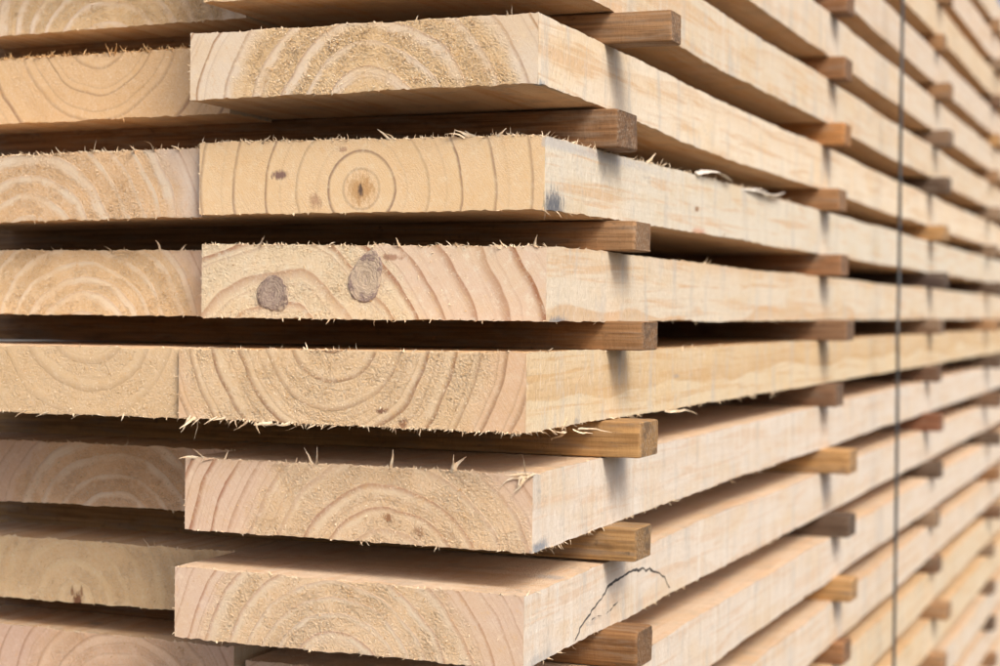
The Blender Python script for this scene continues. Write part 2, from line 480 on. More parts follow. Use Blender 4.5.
LAV = (.62, .52, .45)
W_ = {}
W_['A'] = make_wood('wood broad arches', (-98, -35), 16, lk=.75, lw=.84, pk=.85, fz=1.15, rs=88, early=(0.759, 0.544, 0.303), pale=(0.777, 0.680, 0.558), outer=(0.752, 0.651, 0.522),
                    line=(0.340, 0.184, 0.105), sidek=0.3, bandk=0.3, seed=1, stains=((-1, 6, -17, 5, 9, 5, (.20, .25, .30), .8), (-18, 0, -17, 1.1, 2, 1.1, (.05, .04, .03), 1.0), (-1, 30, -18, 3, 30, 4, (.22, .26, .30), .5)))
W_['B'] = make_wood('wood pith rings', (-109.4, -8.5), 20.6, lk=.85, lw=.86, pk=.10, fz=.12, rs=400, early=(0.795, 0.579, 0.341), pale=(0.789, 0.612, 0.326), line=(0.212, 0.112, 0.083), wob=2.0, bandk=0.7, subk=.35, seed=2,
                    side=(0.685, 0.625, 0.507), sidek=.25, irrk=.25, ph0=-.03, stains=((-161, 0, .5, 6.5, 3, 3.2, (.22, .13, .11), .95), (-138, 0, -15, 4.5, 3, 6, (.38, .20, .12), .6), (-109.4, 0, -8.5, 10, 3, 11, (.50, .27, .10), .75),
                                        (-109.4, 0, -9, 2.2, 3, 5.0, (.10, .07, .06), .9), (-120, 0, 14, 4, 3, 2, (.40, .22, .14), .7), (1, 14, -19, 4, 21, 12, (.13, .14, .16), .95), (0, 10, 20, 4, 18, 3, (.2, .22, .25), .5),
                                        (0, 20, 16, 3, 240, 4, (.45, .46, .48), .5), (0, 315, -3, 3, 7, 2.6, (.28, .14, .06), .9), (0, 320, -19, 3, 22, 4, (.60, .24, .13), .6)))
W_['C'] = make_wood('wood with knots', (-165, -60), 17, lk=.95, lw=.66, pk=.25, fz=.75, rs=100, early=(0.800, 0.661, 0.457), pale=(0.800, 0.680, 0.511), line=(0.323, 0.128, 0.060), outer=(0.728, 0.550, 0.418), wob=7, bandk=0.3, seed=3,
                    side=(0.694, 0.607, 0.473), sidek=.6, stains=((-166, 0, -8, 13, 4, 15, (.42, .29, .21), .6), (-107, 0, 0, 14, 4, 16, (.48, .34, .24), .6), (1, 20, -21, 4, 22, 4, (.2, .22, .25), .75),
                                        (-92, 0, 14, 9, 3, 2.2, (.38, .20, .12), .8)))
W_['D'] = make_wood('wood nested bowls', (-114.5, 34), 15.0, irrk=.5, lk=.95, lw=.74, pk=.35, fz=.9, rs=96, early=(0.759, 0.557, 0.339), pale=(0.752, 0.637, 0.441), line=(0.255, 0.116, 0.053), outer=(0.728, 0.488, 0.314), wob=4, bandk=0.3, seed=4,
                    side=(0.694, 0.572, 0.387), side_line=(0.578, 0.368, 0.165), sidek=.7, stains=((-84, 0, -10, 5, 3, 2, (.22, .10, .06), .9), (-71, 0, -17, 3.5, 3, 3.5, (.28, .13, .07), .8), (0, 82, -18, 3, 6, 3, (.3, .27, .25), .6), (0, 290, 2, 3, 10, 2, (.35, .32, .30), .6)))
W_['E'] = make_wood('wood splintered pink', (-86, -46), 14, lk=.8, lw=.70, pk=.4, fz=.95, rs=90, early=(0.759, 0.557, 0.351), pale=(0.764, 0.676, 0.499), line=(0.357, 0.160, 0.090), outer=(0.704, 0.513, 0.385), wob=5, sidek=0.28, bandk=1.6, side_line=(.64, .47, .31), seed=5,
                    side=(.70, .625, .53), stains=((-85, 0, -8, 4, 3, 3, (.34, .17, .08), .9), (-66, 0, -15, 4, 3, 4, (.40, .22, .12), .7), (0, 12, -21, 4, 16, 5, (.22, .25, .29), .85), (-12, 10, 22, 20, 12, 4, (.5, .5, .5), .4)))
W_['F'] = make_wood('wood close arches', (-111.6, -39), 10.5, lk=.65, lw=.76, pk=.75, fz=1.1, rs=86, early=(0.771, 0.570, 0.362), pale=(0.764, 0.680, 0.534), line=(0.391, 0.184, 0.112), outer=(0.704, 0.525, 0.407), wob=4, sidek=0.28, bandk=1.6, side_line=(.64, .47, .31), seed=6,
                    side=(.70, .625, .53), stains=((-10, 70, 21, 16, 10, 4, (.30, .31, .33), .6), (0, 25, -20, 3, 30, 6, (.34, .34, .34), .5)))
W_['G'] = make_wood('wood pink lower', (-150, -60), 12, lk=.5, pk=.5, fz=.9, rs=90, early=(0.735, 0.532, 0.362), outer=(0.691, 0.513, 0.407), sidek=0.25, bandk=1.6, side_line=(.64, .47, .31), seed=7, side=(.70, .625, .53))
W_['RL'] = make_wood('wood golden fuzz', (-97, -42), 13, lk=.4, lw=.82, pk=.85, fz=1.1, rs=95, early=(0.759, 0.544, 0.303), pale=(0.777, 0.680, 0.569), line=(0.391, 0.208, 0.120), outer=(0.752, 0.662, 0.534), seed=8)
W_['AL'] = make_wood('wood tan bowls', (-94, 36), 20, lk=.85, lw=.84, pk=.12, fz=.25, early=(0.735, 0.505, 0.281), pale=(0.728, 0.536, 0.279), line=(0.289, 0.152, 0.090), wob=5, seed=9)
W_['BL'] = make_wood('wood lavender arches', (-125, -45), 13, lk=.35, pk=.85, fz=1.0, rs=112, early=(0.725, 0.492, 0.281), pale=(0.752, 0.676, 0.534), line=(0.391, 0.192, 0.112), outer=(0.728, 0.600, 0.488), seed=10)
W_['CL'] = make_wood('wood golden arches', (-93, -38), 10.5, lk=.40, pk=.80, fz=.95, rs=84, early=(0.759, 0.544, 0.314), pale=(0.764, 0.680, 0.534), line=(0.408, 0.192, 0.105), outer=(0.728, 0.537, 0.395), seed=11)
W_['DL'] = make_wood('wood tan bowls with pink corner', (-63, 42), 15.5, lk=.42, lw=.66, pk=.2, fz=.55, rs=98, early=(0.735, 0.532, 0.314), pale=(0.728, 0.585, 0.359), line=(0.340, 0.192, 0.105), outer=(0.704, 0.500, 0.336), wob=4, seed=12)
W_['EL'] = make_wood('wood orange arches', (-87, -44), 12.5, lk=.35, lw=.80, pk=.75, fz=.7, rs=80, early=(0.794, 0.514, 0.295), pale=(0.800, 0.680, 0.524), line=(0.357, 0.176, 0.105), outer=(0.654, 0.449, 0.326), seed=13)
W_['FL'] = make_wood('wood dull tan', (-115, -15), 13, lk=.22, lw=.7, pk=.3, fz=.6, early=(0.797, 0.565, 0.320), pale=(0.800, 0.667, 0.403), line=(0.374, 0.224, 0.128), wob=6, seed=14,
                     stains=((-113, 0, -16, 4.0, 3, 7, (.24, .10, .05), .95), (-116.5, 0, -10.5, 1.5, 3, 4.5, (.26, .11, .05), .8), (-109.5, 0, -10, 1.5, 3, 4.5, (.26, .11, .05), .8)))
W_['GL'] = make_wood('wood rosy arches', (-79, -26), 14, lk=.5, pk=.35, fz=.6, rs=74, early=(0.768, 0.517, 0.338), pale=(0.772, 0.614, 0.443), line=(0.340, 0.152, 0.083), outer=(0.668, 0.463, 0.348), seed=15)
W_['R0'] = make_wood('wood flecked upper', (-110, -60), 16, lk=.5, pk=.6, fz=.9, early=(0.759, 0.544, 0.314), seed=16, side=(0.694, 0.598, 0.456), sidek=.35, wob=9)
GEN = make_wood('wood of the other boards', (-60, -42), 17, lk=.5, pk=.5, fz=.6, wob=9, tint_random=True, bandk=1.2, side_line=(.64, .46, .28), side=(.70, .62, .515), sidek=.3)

# end corners in mm relative to the eye: (y of the end, TR, BR, TL, BL)
FIT = {'A': (-4.7, 158.6, 121.5, 157.4, 119.3), 'B': (8.1, 95.0, 55.0, 96.1, 54.0), 'C': (11.5, 35.4, -5.4, 37.0, -5.4),
       'D': (-16.2, -21.9, -64.4, -23.4, -62.6), 'E': (-5.1, -87.0, -129.0, -86.2, -127.6), 'F': (-17.0, -150.5, -189.5, -147.5, -188.0),
       'G': (52.0, -212.5, -253.0, -213.0, -253.5), 'R0': (2.0, 217.5, 177.5, 217.0, 176.5),
       'RL': (63.0, 217.7, 177.5, 215.6, 173.9), 'AL': (45.0, 157.8, 117.4, 156.0, 114.8), 'BL': (14.0, 93.6, 53.6, 91.5, 50.5),
       'CL': (28.0, 34.2, -4.6, 35.0, -5.2), 'DL': (-13.5, -23.2, -63.2, -23.8, -62.5), 'EL': (55.0, -86.2, -124.4, -85.6, -125.2),
       'FL': (55.0, -148.2, -186.2, -147.0, -187.2), 'GL': (55.0, -206.5, -246.5, -203.5, -244.5)}
ROW = {-1: ('R0', 'RL'), 0: ('A', 'AL'), 1: ('B', 'BL'), 2: ('C', 'CL'), 3: ('D', 'DL'), 4: ('E', 'EL'), 5: ('F', 'FL'), 6: ('G', 'GL')}
# what each row can be told by
ROWNAME = {-1: 'cut off top board', 0: 'blue cornered arch board', 1: 'bullseye pith board', 2: 'two knot board', 3: 'nested bowl board',
           4: 'splintered corner board', 5: 'black curved line board', 6: 'lowest visible board end'}
ORD = ['first', 'second', 'third', 'fourth', 'fifth', 'sixth', 'seventh', 'eighth', 'ninth']
for k in range(-2, -7, -1):
    ROWNAME[k] = '%s board edge above cut off top board' % ORD[-k - 2]
for k in range(7, 14):
    ROWNAME[k] = '%s board edge below lowest visible board end' % ORD[k - 7]
LAB = {'A': 'pale sawn board end with broad golden fuzzy arches and a blue stained lower right corner',
       'B': 'sawn corner board with a bullseye pith ringed by thin brown lines on its end',
       'C': 'sawn corner board with two dark oval knots in its pale end',
       'D': 'sawn corner board with nested bowl shaped rings, splinters hanging from its lower edge',
       'E': 'sawn corner board with splintered top right corner and pink left end',
       'F': 'sawn corner board with a black wavy curved line on its side face',
       'G': 'lowest corner board whose end shows, set back under the board with the black curved line',
       'R0': 'corner board at the top edge of the picture, underside seen above a brown spacer stick',
       'RL': 'left hand board at the upper left picture edge with golden fuzzy arches in its end',
       'AL': 'tan left hand board with thin bowl shaped rings and a ragged fuzzy top edge',
       'BL': 'left hand board with lavender arches beside the board with the bullseye pith',
       'CL': 'thin looking left hand board with close golden arches beside the board with two knots',
       'DL': 'tan left hand board with soft bowl rings, flush beside the nested bowl board',
       'EL': 'left hand board with orange and pale arches, set back beside the splintered corner board',
       'FL': 'dull tan left hand board with a small brown star shaped knot at its lower edge',
       'GL': 'rosy left hand board with arched rings at the lower left picture corner'}
GRP_C = 'sawn boards stacked at the corner side of the pile'
GRP_L = 'sawn boards of the second column of the pile'
FUZZ = {'A': (150, 40, 10, 20, .7), 'B': (480, 40, 240, 50, 1.7), 'C': (420, 80, 30, 40, 1.4), 'D': (140, 620, 20, 140, 1.8), 'E': (240, 90, 20, 170, 1.3), 'F': (160, 90, 30, 170, 1.3),
        'G': (140, 20, 20, 40, 1.0), 'R0': (20, 40, 30, 60, .9), 'RL': (10, 60, 0, 0, .8), 'AL': (620, 20, 0, 0, 2.3), 'BL': (360, 40, 0, 0, 2.2), 'CL': (200, 50, 0, 0, 1.0),
        'DL': (60, 220, 0, 0, .9), 'EL': (150, 60, 0, 0, .9), 'FL': (160, 50, 0, 0, .9), 'GL': (160, 20, 0, 0, 1.0)}
BOARD, SURF, BOT, TOPZ = {}, {}, {}, {}
for k, (cr, cl) in ROW.items():
    for c, key in ((0, cr), (1, cl)):
        y0, tr, br, tl, bl = FIT[key]
        mid = TOP[k] - TH / 2
        xr = XJ[k] * (k < 0 or k > 5) if c == 0 else -COLW - 1.0
        if key in 'ABCDEF': xr = 0.0
        if key == 'DL': xr = -212.4
        W = {'A': 212.5, 'B': 213.5, 'C': 213.5, 'D': 211.5, 'E': 213.5, 'F': 212.5}.get(key, 213.0)
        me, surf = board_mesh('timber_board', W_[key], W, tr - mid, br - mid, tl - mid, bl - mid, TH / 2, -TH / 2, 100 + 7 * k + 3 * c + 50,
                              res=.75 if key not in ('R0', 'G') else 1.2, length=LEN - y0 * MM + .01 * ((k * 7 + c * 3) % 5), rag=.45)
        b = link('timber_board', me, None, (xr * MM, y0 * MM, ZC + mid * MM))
        tag(b, LAB[key], 'board', GRP_C if c == 0 else GRP_L)
        BOARD[key], SURF[key] = b, surf
        t_, b_, st_, sb_, big = FUZZ[key]
        fringe(b, surf, W, 300 + k * 11 + c, t_, b_, st_, sb_, {'AL': FIB_GOLD}.get(key, FIB), big)

# boards of which only the edge shows, and those hidden further left
gen = []
for i in range(3):
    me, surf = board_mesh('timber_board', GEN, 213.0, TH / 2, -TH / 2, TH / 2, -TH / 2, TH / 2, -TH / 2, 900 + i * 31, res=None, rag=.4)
    V, F = [], []
    r = np.random.default_rng(60 + i)
    for u in r.uniform(0, 1, 420) * 2400:
        up_ = r.uniform() < .5
        p = surf(np.array(0.0), np.array(1.0 if up_ else 0.0), np.array(u)) * 1000
        sg = 1 if up_ else -1
        blade(V, F, p + np.array([-.5, 0, -sg * .3]), (abs(r.normal(.5, .5)), r.normal(0, .9), sg * abs(r.normal(.5, .45))), min(r.gamma(1.6, .9) + .4, 6), r.uniform(.3, .9), r.normal(0, .8), (r.normal(), r.normal(), r.normal()), segs=2)
    fm = new_mesh('torn_fibres', np.array(V) * MM, F, FIB, smooth=False)
    gen.append((me, fm))
n_gen = 0
def generic(k, c, label, group):
    global n_gen
    me, fm = gen[n_gen % 3]
    r = random.Random(k * 31 + c * 7 + 5)
    xr = XJ[k] if c == 0 else -COLW * c - 1.0
    y0 = r.uniform(0, 45) if c == 0 else r.uniform(0, 80)
    o = link('timber_board', me, None, (xr * MM, y0 * MM, ZC + (TOP[k] - TH / 2) * MM))
    tag(o, label, 'board', group)
    if c == 0:
        f = link('torn_fibres', fm, o); f['kind'] = 'stuff'
    n_gen += 1
    return o
for k in range(-6, 14):
    if k not in ROW:
        if k < -1:
            lab = 'sawn board high on the pile, %s board edge above the cut off top board' % ORD[-k - 2]
        else:
            lab = 'pinkish sawn board low on the pile, %s board edge below the lowest visible board end' % ORD[k - 7]
        generic(k, 0, lab, GRP_C)
        generic(k, 1, 'pale sawn board lying directly left of the %s' % ROWNAME[k], GRP_L)

# ------------------------------------------------------------------ splinters one can pick out
def loc(key, pts):
    b = BOARD[key]
    ox, oy, oz = b.location.x * 1000, b.location.y * 1000, (b.location.z - ZC) * 1000
    return [(x0 - ox, y0 - oy, z0 - oz, x1 - ox, y1 - oy, z1 - oz, w, cu) for (x0, y0, z0, x1, y1, z1, w, cu) in pts]
yE, yD, yC, yB, yA = -5.1, -16.2, 11.5, 8.1, -4.7
splinters(BOARD['E'], loc('E', [
    (-206, yE, -86, -216, yE - 4, -82.5, 1.8, .2), (-200, yE, -86, -210, yE - 5, -81, 1.5, -.3), (-196, yE, -86, -206, yE - 3, -83, 1.4, .2), (-188, yE, -86, -186, yE - 3, -80, 1.0, .2),
    (-132, yE, -86, -138, yE - 3, -76.5, 1.5, .3), (-128.5, yE, -86, -123, yE - 3, -76.5, 1.5, -.3), (-83, yE, -86, -80, yE - 2, -75, 1.4, .2),
    (-46, yE, -87, -39, yE - 4, -74.5, 2.6, .3), (-47, yE, -87, -43, yE - 3, -77, 2.0, -.2), (-4, yE, -87, -9, yE - 3, -74.5, 2.2, .2),
    (-3, yE - .3, -87, -20, yE - 3.5, -88, 1.8, .3), (-4, yE - .3, -88, -15, yE - 4, -95, 2.2, .2), (0, yE - .3, -87, -12, yE - 4, -97, 1.8, -.2), (-6, yE - .3, -87, -8, yE - 4, -96.5, 1.6, .2),
    (-2, yE - .3, -88, -26, yE - 2.5, -91.5, 1.6, -.2), (1, yE, -87, -6, yE - 4, -93, 1.7, .2)]), FIB, 3)
splinters(BOARD['D'], loc('D', [
    (-204, yD, -62, -211, yD - 3, -71, 1.9, .2), (-201, yD, -62, -208, yD - 3, -70, 1.6, .2), (-199, yD, -63, -199.5, yD - 2, -77, 1.5, .1), (-197, yD, -62, -205, yD - 2, -67, 1.3, .2),
    (-187, yD, -62, -193, yD - 2, -67.5, 1.4, .2), (-182, yD, -62, -188, yD - 2, -66.5, 1.2, .2), (-176, yD, -62, -182, yD - 2, -68.5, 1.2, .1), (-166, yD, -62.5, -173, yD - 2, -71, 1.6, .1),
    (-162, yD, -63, -163, yD - 3, -70.5, 1.5, .2), (-152, yD, -64, -162, yD - 4, -67.5, 2.2, .3), (-149, yD, -64, -156, yD - 4, -67, 1.6, -.2), (-141, yD, -64, -149, yD - 4, -69, 1.6, .2),
    (-134, yD, -64, -143, yD - 3, -68, 1.6, .2), (-125, yD, -64, -130, yD - 2, -67.5, 1.2, .2), (-112, yD, -64, -118, yD - 2, -66.5, 1.1, .2), (-85.6, yD, -63, -85.6, yD - 1, -68, 1.2, .1),
    (.6, 30, -66, 1.6, 131, -57.0, 2.4, .015), (.5, 40, -66, 2.0, 105, -60.5, 1.8, .02), (.5, 68, -67, 2.0, 92, -71.5, 1.6, .3), (.5, 60, -67, 2.5, 74, -71.5, 1.4, -.4), (.5, 245, -65, 3, 292, -72.3, 1.6, -.1)]), FIB, 5)
splinters(BOARD['C'], loc('C', [(-176, yC, 36, -166, yC - 3, 41.8, 2.2, .6), (-177, yC, 36, -171, yC - 2, 40, 1.6, -.3), (-52, yC, 35.5, -55.5, yC - 2, 39.5, 1.6, .2), (-46, yC, 35.5, -53, yC - 2, 38.4, 1.5, .2),
    (-7, yC, 35, -10.5, yC - 2, 42, 2.2, .15), (-5, yC, 35, -9, yC - 2, 38.5, 1.5, .15), (-26, yC, 35, -31, yC - 2, 39.0, 1.7, .2), (-23, yC, 35, -28, yC - 2, 38, 1.3, .2), (-87, yC, 36.2, -89, yC - 2, 40.6, 1.5, .2), (-75, yC, 36.2, -76, yC - 2, 39, 1.0, .2)]), FIB, 7)
splinters(BOARD['B'], loc('B', [(-48, yB, 95.5, -58, yB - 2, 100.5, 1.8, .2), (-44, yB, 95.5, -52, yB - 3, 101.5, 1.8, .1), (-41, yB, 95.5, -47, yB - 2, 100, 1.5, .1), (-93, yB, 95.5, -99, yB - 2, 100.8, 1.2, .1), (-90, yB, 95.5, -94, yB - 2, 101, 1.1, .1),
    (-180, yB, 95, -183, yB - 2, 99, 1.3, .2), (-172, yB, 95, -166, yB - 2, 99.5, 1.3, .3), (-160, yB, 95.5, -158, yB - 2, 98, 1.0, .2), (-28, yB, 95, -20, yB - 3, 99.5, 1.7, .3),
    (.2, 200, 96, 2.0, 208, 101, 1.6, .1), (.2, 232, 96, 2.0, 238, 101.5, 1.6, .2)]), FIB, 9)
splinters(BOARD['A'], loc('A', [(-14.6, yA, 158, -14.2, yA - 1, 164.5, 1.3, .05), (-17, yA, 158, -15.5, yA - 1, 160.5, 1.6, .2), (-71, yA, 157.6, -70, yA - 1, 161, 1.0, .2), (-166, yA, 157.0, -166.5, yA - 1, 160.5, 1.1, .1)]), FIB, 11)
splinters(BOARD['EL'], loc('EL', [(-292, 55, -86, -284, 52, -81, 1.4, .2), (-390, 55, -86, -394, 52, -82, 1.3, .2)]), FIB, 13)
splinters(BOARD['AL'], loc('AL', [(-300, 45, 156, -302, 42, 164, 2.4, .4), (-296, 45, 156, -290, 42, 161, 2.2, .5), (-345, 45, 156, -340, 42, 161, 2.0, .4), (-272, 45, 156.5, -274, 42, 162, 1.8, .4)]), FIB_GOLD, 15)
splinters(BOARD['BL'], loc('BL', [(-291, 14, 92, -294, 12, 101, 2.2, .2), (-248, 14, 93, -252, 11, 102, 2.4, .4), (-230, 14, 93, -233, 11, 98, 1.8, .3), (-262, 14, 92, -258, 11, 97, 1.6, .3)]), FIB, 17)
splinters(BOARD['CL'], loc('CL', [(-286, 28, 34.2, -289, 25, 40, 1.5, .2), (-252, 28, 34.2, -254, 25, 40.5, 1.5, .2), (-238, 28, 34.2, -236, 25, 39.5, 1.3, .2)]), FIB, 19)
splinters(BOARD['DL'], loc('DL', [(-318, -13.5, -62.5, -324, -15, -66, 1.6, .2), (-302, -13.5, -62.5, -309, -15, -66, 1.5, .2), (-280, -13.5, -62.5, -287, -15, -68, 1.3, .2), (-336, -13.5, -62, -335, -15, -67, 1.4, .2), (-268, -13.5, -62.5, -263, -15, -66, 1.2, .2), (-250, -13.5, -62.5, -253, -15, -65.5, 1.2, .2)]), FIB, 21)
splinters(BOARD['FL'], loc('FL', [(-276, 55, -148, -279, 52, -141, 1.6, .2), (-271, 55, -148, -273, 52, -143, 1.2, .2)]), FIB, 23)

def chip(key, pts, w, seed):
    """a torn curl of wood along a path (mm, relative to the eye)"""
    b = BOARD[key]
    o_ = np.array([b.location.x * 1000, b.location.y * 1000, (b.location.z - ZC) * 1000])
    P = np.array(pts, float) - o_
    r = np.random.default_rng(seed)
    n = 14
    tt = np.linspace(0, len(P) - 1, n)
    C = np.stack([np.interp(tt, np.arange(len(P)), P[:, a]) for a in range(3)], -1)
    for _ in range(2):
        C[1:-1] = .25 * C[:-2] + .5 * C[1:-1] + .25 * C[2:]
    V, F = [], []
    for i in range(n):
        t = i / (n - 1)
        ww = w * .5 * (math.sin(math.pi * min(1, max(0, .08 + .9 * t))) ** .55) * r.uniform(.8, 1.15)
        a = np.array([.75, 0, -.45 + .5 * t]); a /= np.linalg.norm(a)
        nn = np.array([.45, .1, .8])
        for q in ((-1, 0), (0, .5), (1, 0), (0, -.25)):
            V.append(C[i] + a * ww * q[0] + nn * q[1] * 1.3)
        if i:
            for q in range(4):
                s0, s1 = (i - 1) * 4, i * 4
                F.append((s0 + q, s0 + (q + 1) % 4, s1 + (q + 1) % 4, s1 + q))
    F.append((3, 2, 1, 0)); e = (n - 1) * 4; F.append((e, e + 1, e + 2, e + 3))
    part_from(V, F, 'wood_curl', FIB_GREY, b)
chip('B', [(.5, 318, 97.5), (1.5, 345, 101.5), (2.5, 375, 102.5), (3.0, 410, 98.5)], 6.5, 1)
chip('B', [(-.5, 455, 95.8), (1.5, 490, 97.2), (2.5, 525, 96.2), (3.5, 560, 97.5), (3.5, 588, 101.5)], 4.5, 2)
chip('B', [(-.5, 470, 96.2), (1.5, 500, 99.0), (2.0, 530, 98.2)], 3.0, 3)

# ------------------------------------------------------------------ tufts of torn fibre standing on the sawn ends
def tufts(key, pith, rad, n, seed, W=213.0, gold=.35):
    b = BOARD[key]
    r = np.random.default_rng(seed)
    gr = r.uniform(0, 1, (40, 14))
    px, pz = pith
    A, B_ = ([], []), ([], [])
    k = 0
    tries = 0
    while k < n and tries < n * 30:
        tries += 1
        u, t = r.uniform(.01, .99), r.uniform(.04, .96)
        p = SURF[key](np.array(-u * W), np.array(t), np.array(0.0)) * 1000
        rr_ = math.hypot(p[0] - px, p[2] - pz)
        if rr_ > rad + r.normal(0, 8): continue
        i, j = u * 38, t * 11
        c = gr[int(i), int(j)] * (1 - i % 1) + gr[int(i) + 1, int(j)] * (i % 1)
        if c < r.uniform(.2, .75): continue
        d = (r.normal(-.35, .45), -abs(r.normal(.35, .25)), r.normal(-.75, .4))
        V, F = (A if r.uniform() > gold else B_)
        blade(V, F, p + np.array([0, .15, 0]), d, r.gamma(2.2, .27) + .25, r.uniform(.3, .75), r.normal(-.5, .6), (1, .2, r.normal()), segs=2, flat=.35)
        k += 1
    for (V, F), m in ((A, FIB), (B_, FIB_GOLD)):
        if V: part_from(V, F, 'torn_fibres', m, b, 'stuff')
tufts('A', (-98, -35), 82, 2200, 1, gold=.2)
tufts('C', (-125, -5), 78, 900, 2, gold=.15)
tufts('D', (-114.5, 34), 92, 1500, 3, gold=.2)
tufts('E', (-86, -46), 88, 1300, 4, gold=.15)
tufts('F', (-111.6, -39), 84, 1200, 5, gold=.25)
tufts('G', (-150, -60), 90, 300, 6)
tufts('RL', (-97, -42), 90, 1200, 7, gold=.3)
tufts('BL', (-125, -45), 100, 900, 8, gold=.4)
tufts('CL', (-93, -38), 82, 900, 9, gold=.3)
tufts('EL', (-87, -44), 78, 500, 10, gold=.4)
tufts('FL', (-110, 0), 110, 700, 11, gold=.3)
tufts('DL', (-63, 42), 95, 800, 12, gold=.25)
tufts('GL', (-79, -26), 72, 400, 13, gold=.4)
tufts('AL', (-94, 36), 110, 300, 14, gold=.5)

# ------------------------------------------------------------------ the two knots
def knot_mat(name, base, ringc, dark, cx, cz):
    mat = bpy.data.materials.new(name)
    g = NT(mat)
    x, y, z = g.xyz()
    dx, dz = g.m('DIVIDE', g.sub(x, cx), .8), g.sub(z, cz)
    rr = g.m('SQRT', g.add(g.mul(dx, dx), g.mul(dz, dz)))
    nn = g.noise(g.vec(g.mul(x, .25), y, g.mul(z, .25)), 1.0, 3.0, .6)
    rr = g.add(rr, g.mul(g.sub(nn, .5), 7.0))
    w = g.m('FRACT', g.m('DIVIDE', rr, 2.3))
    fine = g.noise(g.vec(x, y, z), .9, 3.0, .7)
    mot = g.noise(g.vec(g.mul(x, .5), y, g.mul(z, .22)), 1.0, 4.0, .75)
    c = g.mix(g.mul(g.ss(w, .5, .95), .35), base, ringc)
    c = g.mix(g.ss(mot, .45, .62, 0.0, .75), c, ringc)
    c = g.mix(g.mul(g.ss(rr, 7.5, 12.0, 0.0, .8), g.ss(nn, .38, .56)), c, dark)
    c = g.mix(g.mul(g.ss(rr, 8.5, 11.0, 0.0, .85), g.ss(nn, .54, .40)), c, (.56, .44, .32))
    c = g.mix(g.ss(fine, .52, .70, 0.0, .6), c, (.56, .45, .32))
    g.done(c, .85, g.add(g.mul(g.ss(w, .5, .95), .25), g.mul(fine, .5)), 'BUMP', mat, spec=.15)
    return mat
def knot(key, cx, cz, rx, rz, tilt, mat_args, seed):
    b = BOARD[key]
    cz = cz - (b.location.z - ZC) * 1000
    mat = knot_mat('knot wood', *mat_args, cx, cz)
    r = np.random.default_rng(seed)
    V, F = [(cx, -.62, cz)], []
    N = 36
    ang = np.linspace(0, 2 * np.pi, N, endpoint=False)
    irr = 1 + .10 * np.sin(2 * ang + seed) + .07 * np.sin(3 * ang + 2 * seed) + r.normal(0, .025, N)
    for f_, yy in ((.35, -.62), (.65, -.55), (.88, -.42), (.97, -.25), (1.0, .4)):
        for a, q in zip(ang, irr):
            X, Z = rx * q * f_ * math.cos(a), rz * q * f_ * math.sin(a)
            V.append((cx + X * math.cos(tilt) - Z * math.sin(tilt), yy + r.normal(0, .06), cz + X * math.sin(tilt) + Z * math.cos(tilt)))
    for i in range(N):
        F.append((0, 1 + i, 1 + (i + 1) % N))
        for q in range(4):
            a, b2 = 1 + q * N, 1 + (q + 1) * N
            F.append((a + i, b2 + i, b2 + (i + 1) % N, a + (i + 1) % N))
    o = link('knot', new_mesh('knot', np.array(V) * MM, F, mat), b)
    return o
knot('C', -166.5, 8.5, 9.5, 11.5, .1, ((.42, .33, .26), (.25, .185, .165), (.15, .10, .085)), 2)['label'] = 'grey purple oval knot'
knot('C', -107.5, 18.0, 11.0, 14.0, -.25, ((.58, .46, .33), (.42, .33, .26), (.24, .17, .16)), 5)['label'] = 'pale knot with grey crack round it'

# ------------------------------------------------------------------ black wavy line on the side of a corner board
bm_ = bpy.data.materials.new('black bark')
g = NT(bm_)
x, y, z = g.xyz()
g.done(g.mix(g.ss(g.noise(g.vec(x, y, z), .6, 2.0), .35, .65), (.03, .027, .025), (.10, .09, .08)), .8, spec=.2)
pts = [(67, -187.5), (76, -182), (85, -179.5), (94, -177.3), (107, -172.8), (122, -167.8), (135.5, -164.3), (156, -162.7), (176, -162.2), (200, -164.0), (228, -169.0), (249, -176), (266, -187)]
bF = BOARD['F']; oy, oz = bF.location.y * 1000, (bF.location.z - ZC) * 1000
r = np.random.default_rng(4)
P = []
for (a, b) in zip(pts[:-1], pts[1:]):
    m_ = max(2, int(abs(b[0] - a[0]) / 3.2))
    for i in range(m_):
        t = i / m_
        P.append((a[0] + (b[0] - a[0]) * t + r.normal(0, 1.0), a[1] + (b[1] - a[1]) * t + r.normal(0, .42)))
V, F = [], []
for i, (yy, zz) in enumerate(P):
    w = .85 + .65 * r.uniform() + (.25 if 0.25 < i / len(P) < .6 else 0)
    if i > .85 * len(P): w *= .7
    s0 = SURF['F'](np.array(0.0), np.array(.5), np.array(yy - oy))[0] * 1000
    base = len(V)
    V.extend([(s0 - .3, yy - oy, zz - oz + w), (s0 + .45, yy - oy, zz - oz), (s0 - .3, yy - oy, zz - oz - w)])
    if i:
        F.extend([(base - 3, base, base + 1, base - 2), (base - 2, base + 1, base + 2, base - 1)])
part_from(V, F, 'bark_line', bm_, bF)
V, F = [], []
for (yy, zz, L, w) in ((97, -180.5, 5, .7), (108, -180, 7, .4), (132, -180.5, 5, .9), (138, -178.5, 6, 1.1), (125, -181.5, 5, .5)):
    blade(V, F, (.1, yy - oy, zz - oz), (0, 1, .3), L, w, 0, (0, 0, 1), segs=2, flat=.3)
part_from(V, F, 'bark_fleck', bm_, bF)

